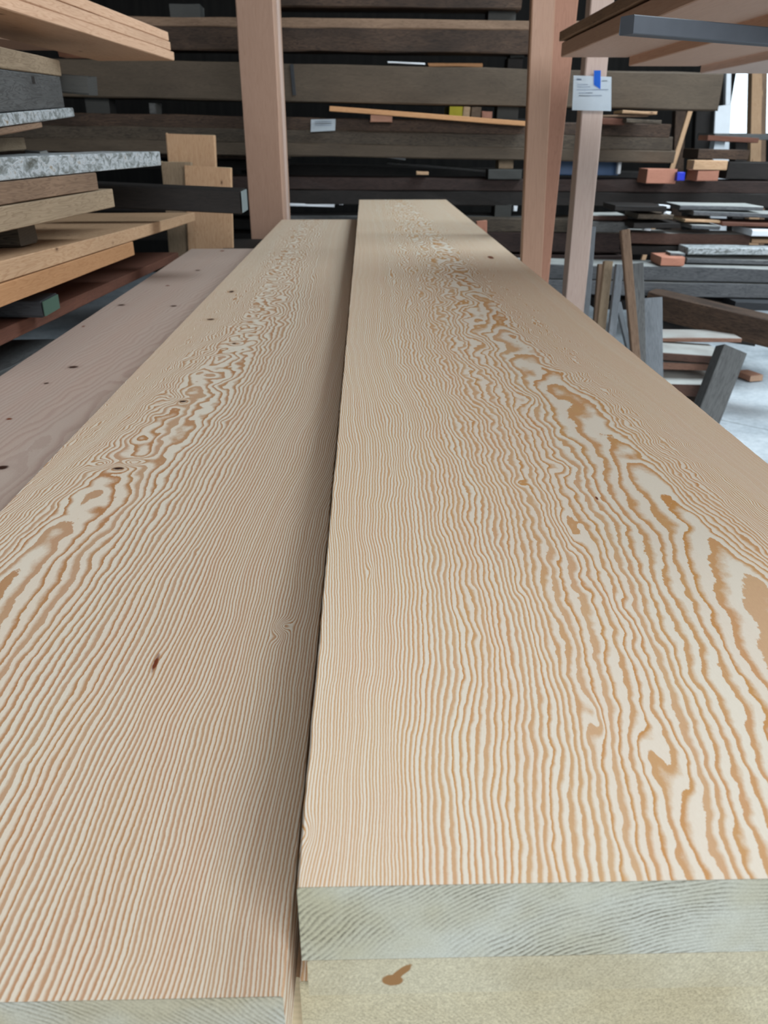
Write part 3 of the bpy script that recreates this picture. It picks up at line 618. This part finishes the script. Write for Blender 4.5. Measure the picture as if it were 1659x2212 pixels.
r('stored_board','grey brown beam end under the shelf at right','board','brown',1510,322,1620,324,0.065,6.2,.3,GC)
r('shelf_board','grey shelf board below the bright window','shelf','grey',1545,288,1760,292,0.045,7.5,.4)
r('shelf_board','red brown rail below the bright window','shelf','brick',1530,292,1640,298,0.04,7.2,.2)
r('white_block','white block hanging below the window shelf','block','white',1545,302,1567,302,0.08,7.55,.1)
for i,(x0,y0,x1,y1,m,t) in enumerate([(1470,444,1650,446,'dusty_grey',.026),(1500,456,1720,464,'dusty_grey',.026),(1480,474,1556,476,'tan',.014),(1562,480,1720,484,'brick',.022),(1495,486,1556,488,'dusty_grey',.024),(1626,496,1720,498,'white',.04),(1380,462,1455,464,'greybrown',.03),(1370,482,1470,482,'dark',.03),(1330,444,1440,446,'dark',.03)]):
    lab = ['pale grey board on top of the bright clutter at right','wide pale board under the topmost one in the bright clutter','tan stick in the middle of the bright clutter','reddish stick at the edge of the bright clutter','pale short board in front of the bright clutter','white sheet at the bottom of the bright clutter','grey stick left of the bright clutter','dark stick left of the bright clutter','thin dark stick above the short beams at right'][i]
    r('loose_board',lab,'board',m,x0,y0,x1,y1,t,5.3-0.02*i,.28,GC)
for (x,y,lab) in [(1424,442,'crumpled white scrap on the sticks'),(1436,456,'small bright scrap below the crumpled one'),(1393,490,'tiny white scrap on the long brown beam')]:
    r('scrap',lab,'scrap','white',x,y,x+(24 if y==442 else 14),y+2,.018,5.2,.05)
r('loose_board','brown short board whose end meets the slanted narrow stick','board','dusty_red',1255,465,1356,466,0.03,5.4,.25,GC)
r('loose_board','grey short board under the brown one, its end by the slanted stick','board','grey',1255,479,1358,480,0.062,5.35,.25,GC)
r('loose_board','long brown beam right of the slanted narrow stick','beam','dusty_red',1364,502,1622,508,0.068,5.3,.25,GC)
r('loose_board','dark brown short beam under the long brown beam','beam','dark',1364,531,1485,533,0.055,5.3,.25,GC)
r('loose_board','tan board end peeking out right of the long brown beam','board','tan',1626,517,1720,518,0.026,5.3,.2,GC)
r('plastic_sheet','crumpled white plastic on the pale grey boards at right','sheet','foil',1488,535,1720,537,0.04,5.1,.17)
r('loose_board','steel grey plank under the crumpled white plastic','board','dusty_grey',1485,558,1720,563,0.03,5.1,.3,GC)
r('spacer_block','salmon block under the steel grey plank','block','redend',1430,555,1480,556,0.052,5.0,.2)
r('loose_board','pale offcut on the salmon block','offcut','dusty_grey',1450,546,1480,548,0.02,5.05,.1)
r('loose_board','upper of the two long pale grey beams at right','beam','dusty_grey',1020,568,1740,582,0.085,5.0,.28,GC)
r('loose_board','lower of the two long pale grey beams at right','beam','dusty_grey',1020,600,1740,617,0.085,5.0,.28,GC)
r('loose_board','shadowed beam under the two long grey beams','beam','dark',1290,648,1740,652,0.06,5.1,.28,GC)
flat('diagonal_beam','dark heavy beam sloping down to the right above the floor','beam','brown',(1400,630,4.9),(1760,715,4.3),0.15,0.16)
flat('diagonal_beam','flat dark slab lying behind the short boards, under the sloping beam','beam','dark',(1430,690,4.9),(1640,722,4.9),0.08,0.45)
r('spacer_block','dark block right above the sloping beam','block','black',1590,652,1720,655,0.05,4.9,.2)
# short boards stacked near the floor
GH = 'short boards stacked near the floor at right'
def short(lab, m, x0, y0, x1, y1, t, D, w): return flat('short_board', lab, 'board', m, (x0,y0,D), (x1,y1,D), t, w, GH, chip=0.002)
short('topmost short board of the pile near the floor', 'dusty_rose', 1425,729,1603,731, 0.024, 4.45, 0.22)
short('second short board of the pile near the floor, with a dusty top', 'dusty_red', 1425,762,1577,772, 0.040, 4.2, 0.30)
short('third short board of the pile near the floor', 'dusty_rose', 1425,783,1560,788, 0.038, 4.22, 0.28)
short('thickest dusty board low in the pile near the floor', 'dusty_red', 1425,828,1563,832, 0.070, 4.1, 0.30)
short('red brown board at the bottom of the pile near the floor', 'dusty_red', 1425,862,1520,866, 0.11, 4.16, 0.3)
upright('leaning_plank','dark grey plank tilted against the short board pile', 'board', 'grey', (1566,744,3.98), (1508,893,3.86), 0.13, 0.10, s=(1,0,-0.2))
flat('offcut','small pinkish offcut on the floor behind the tilted plank','offcut','rose_red',(1588,800,5.2),(1622,812,5.05),0.04,0.1)
# leaning sticks
GL = 'sticks leaning at the right behind the top plank'
def lean(lab, m, xt, yt, xb, yb, w, D, d=0.03): return upright('leaning_stick', lab, 'board', m, (xt,yt,D), (xb,yb,D-0.12), w, d, GL, chip=0.0015)
lean('grey stick right beside the pale post', 'greypale', 1272,490,1250,800, 0.034, 3.98)
lean('brown upright board between the first two grey sticks', 'brownlight', 1293,570,1275,800, 0.045, 4.1)
lean('tan narrow board with a bright edge among the leaning sticks', 'tan_grey', 1306,563,1280,800, 0.042, 3.86)
lean('pale grey stick right of the tan narrow one', 'greypale', 1332,570,1300,850, 0.036, 3.74)
lean('short slanted grey stick behind the long brown one', 'greypale', 1331,655,1375,840, 0.026, 4.06)
lean('long brown stick slanting down to the right', 'brownlight', 1342,498,1374,860, 0.038, 3.6)
lean('grey board standing behind the long brown stick', 'grey', 1364,570,1372,860, 0.058, 3.78)
lean('broad short grey board at the right end of the leaning sticks', 'greypale', 1392,645,1396,880, 0.088, 3.86)
# ================================================================== things by the window
r('window_stud','pale wooden stud right of the white panel by the window','stud','rose_pale',1,1,2,2,0.01) if False else None
upright('wall_stud','tan stud standing in front of the bright window', 'stud', 'tan', (1625,150,8.6), (1622,288,8.6), 0.11, 0.1)
upright('wall_stud','brown stud right of the tan one by the window', 'stud', 'brownlight', (1646,150,8.6), (1644,288,8.6), 0.05, 0.1)
upright('leaning_board','short white panel leaning below the bright window', 'board', 'white', (1546,230,8.3), (1543,292,8.3), 0.15, 0.03)
upright('wall_stud','white painted stud above the short white panel', 'stud', 'white', (1570,150,8.4), (1566,288,8.4), 0.045, 0.06)
upright('leaning_stick','thin pale stick leaning below the big beam end', 'stick', 'tan', (1490,230,7.5), (1468,300,7.5), 0.04, 0.03)
upright('wall_stud','dark brown upright in the shade behind the thin pale stick', 'stud', 'brown', (1460,225,8.2), (1456,330,8.2), 0.1, 0.1)
upright('wall_stud','dark upright carrying the shelf below the window', 'stud', 'dark', (1590,305,7.25), (1585,400,7.25), 0.1, 0.1)
upright('wall_stud','dark upright left of the short white panel', 'stud', 'dark', (1505,225,8.4), (1500,330,8.4), 0.14, 0.1)
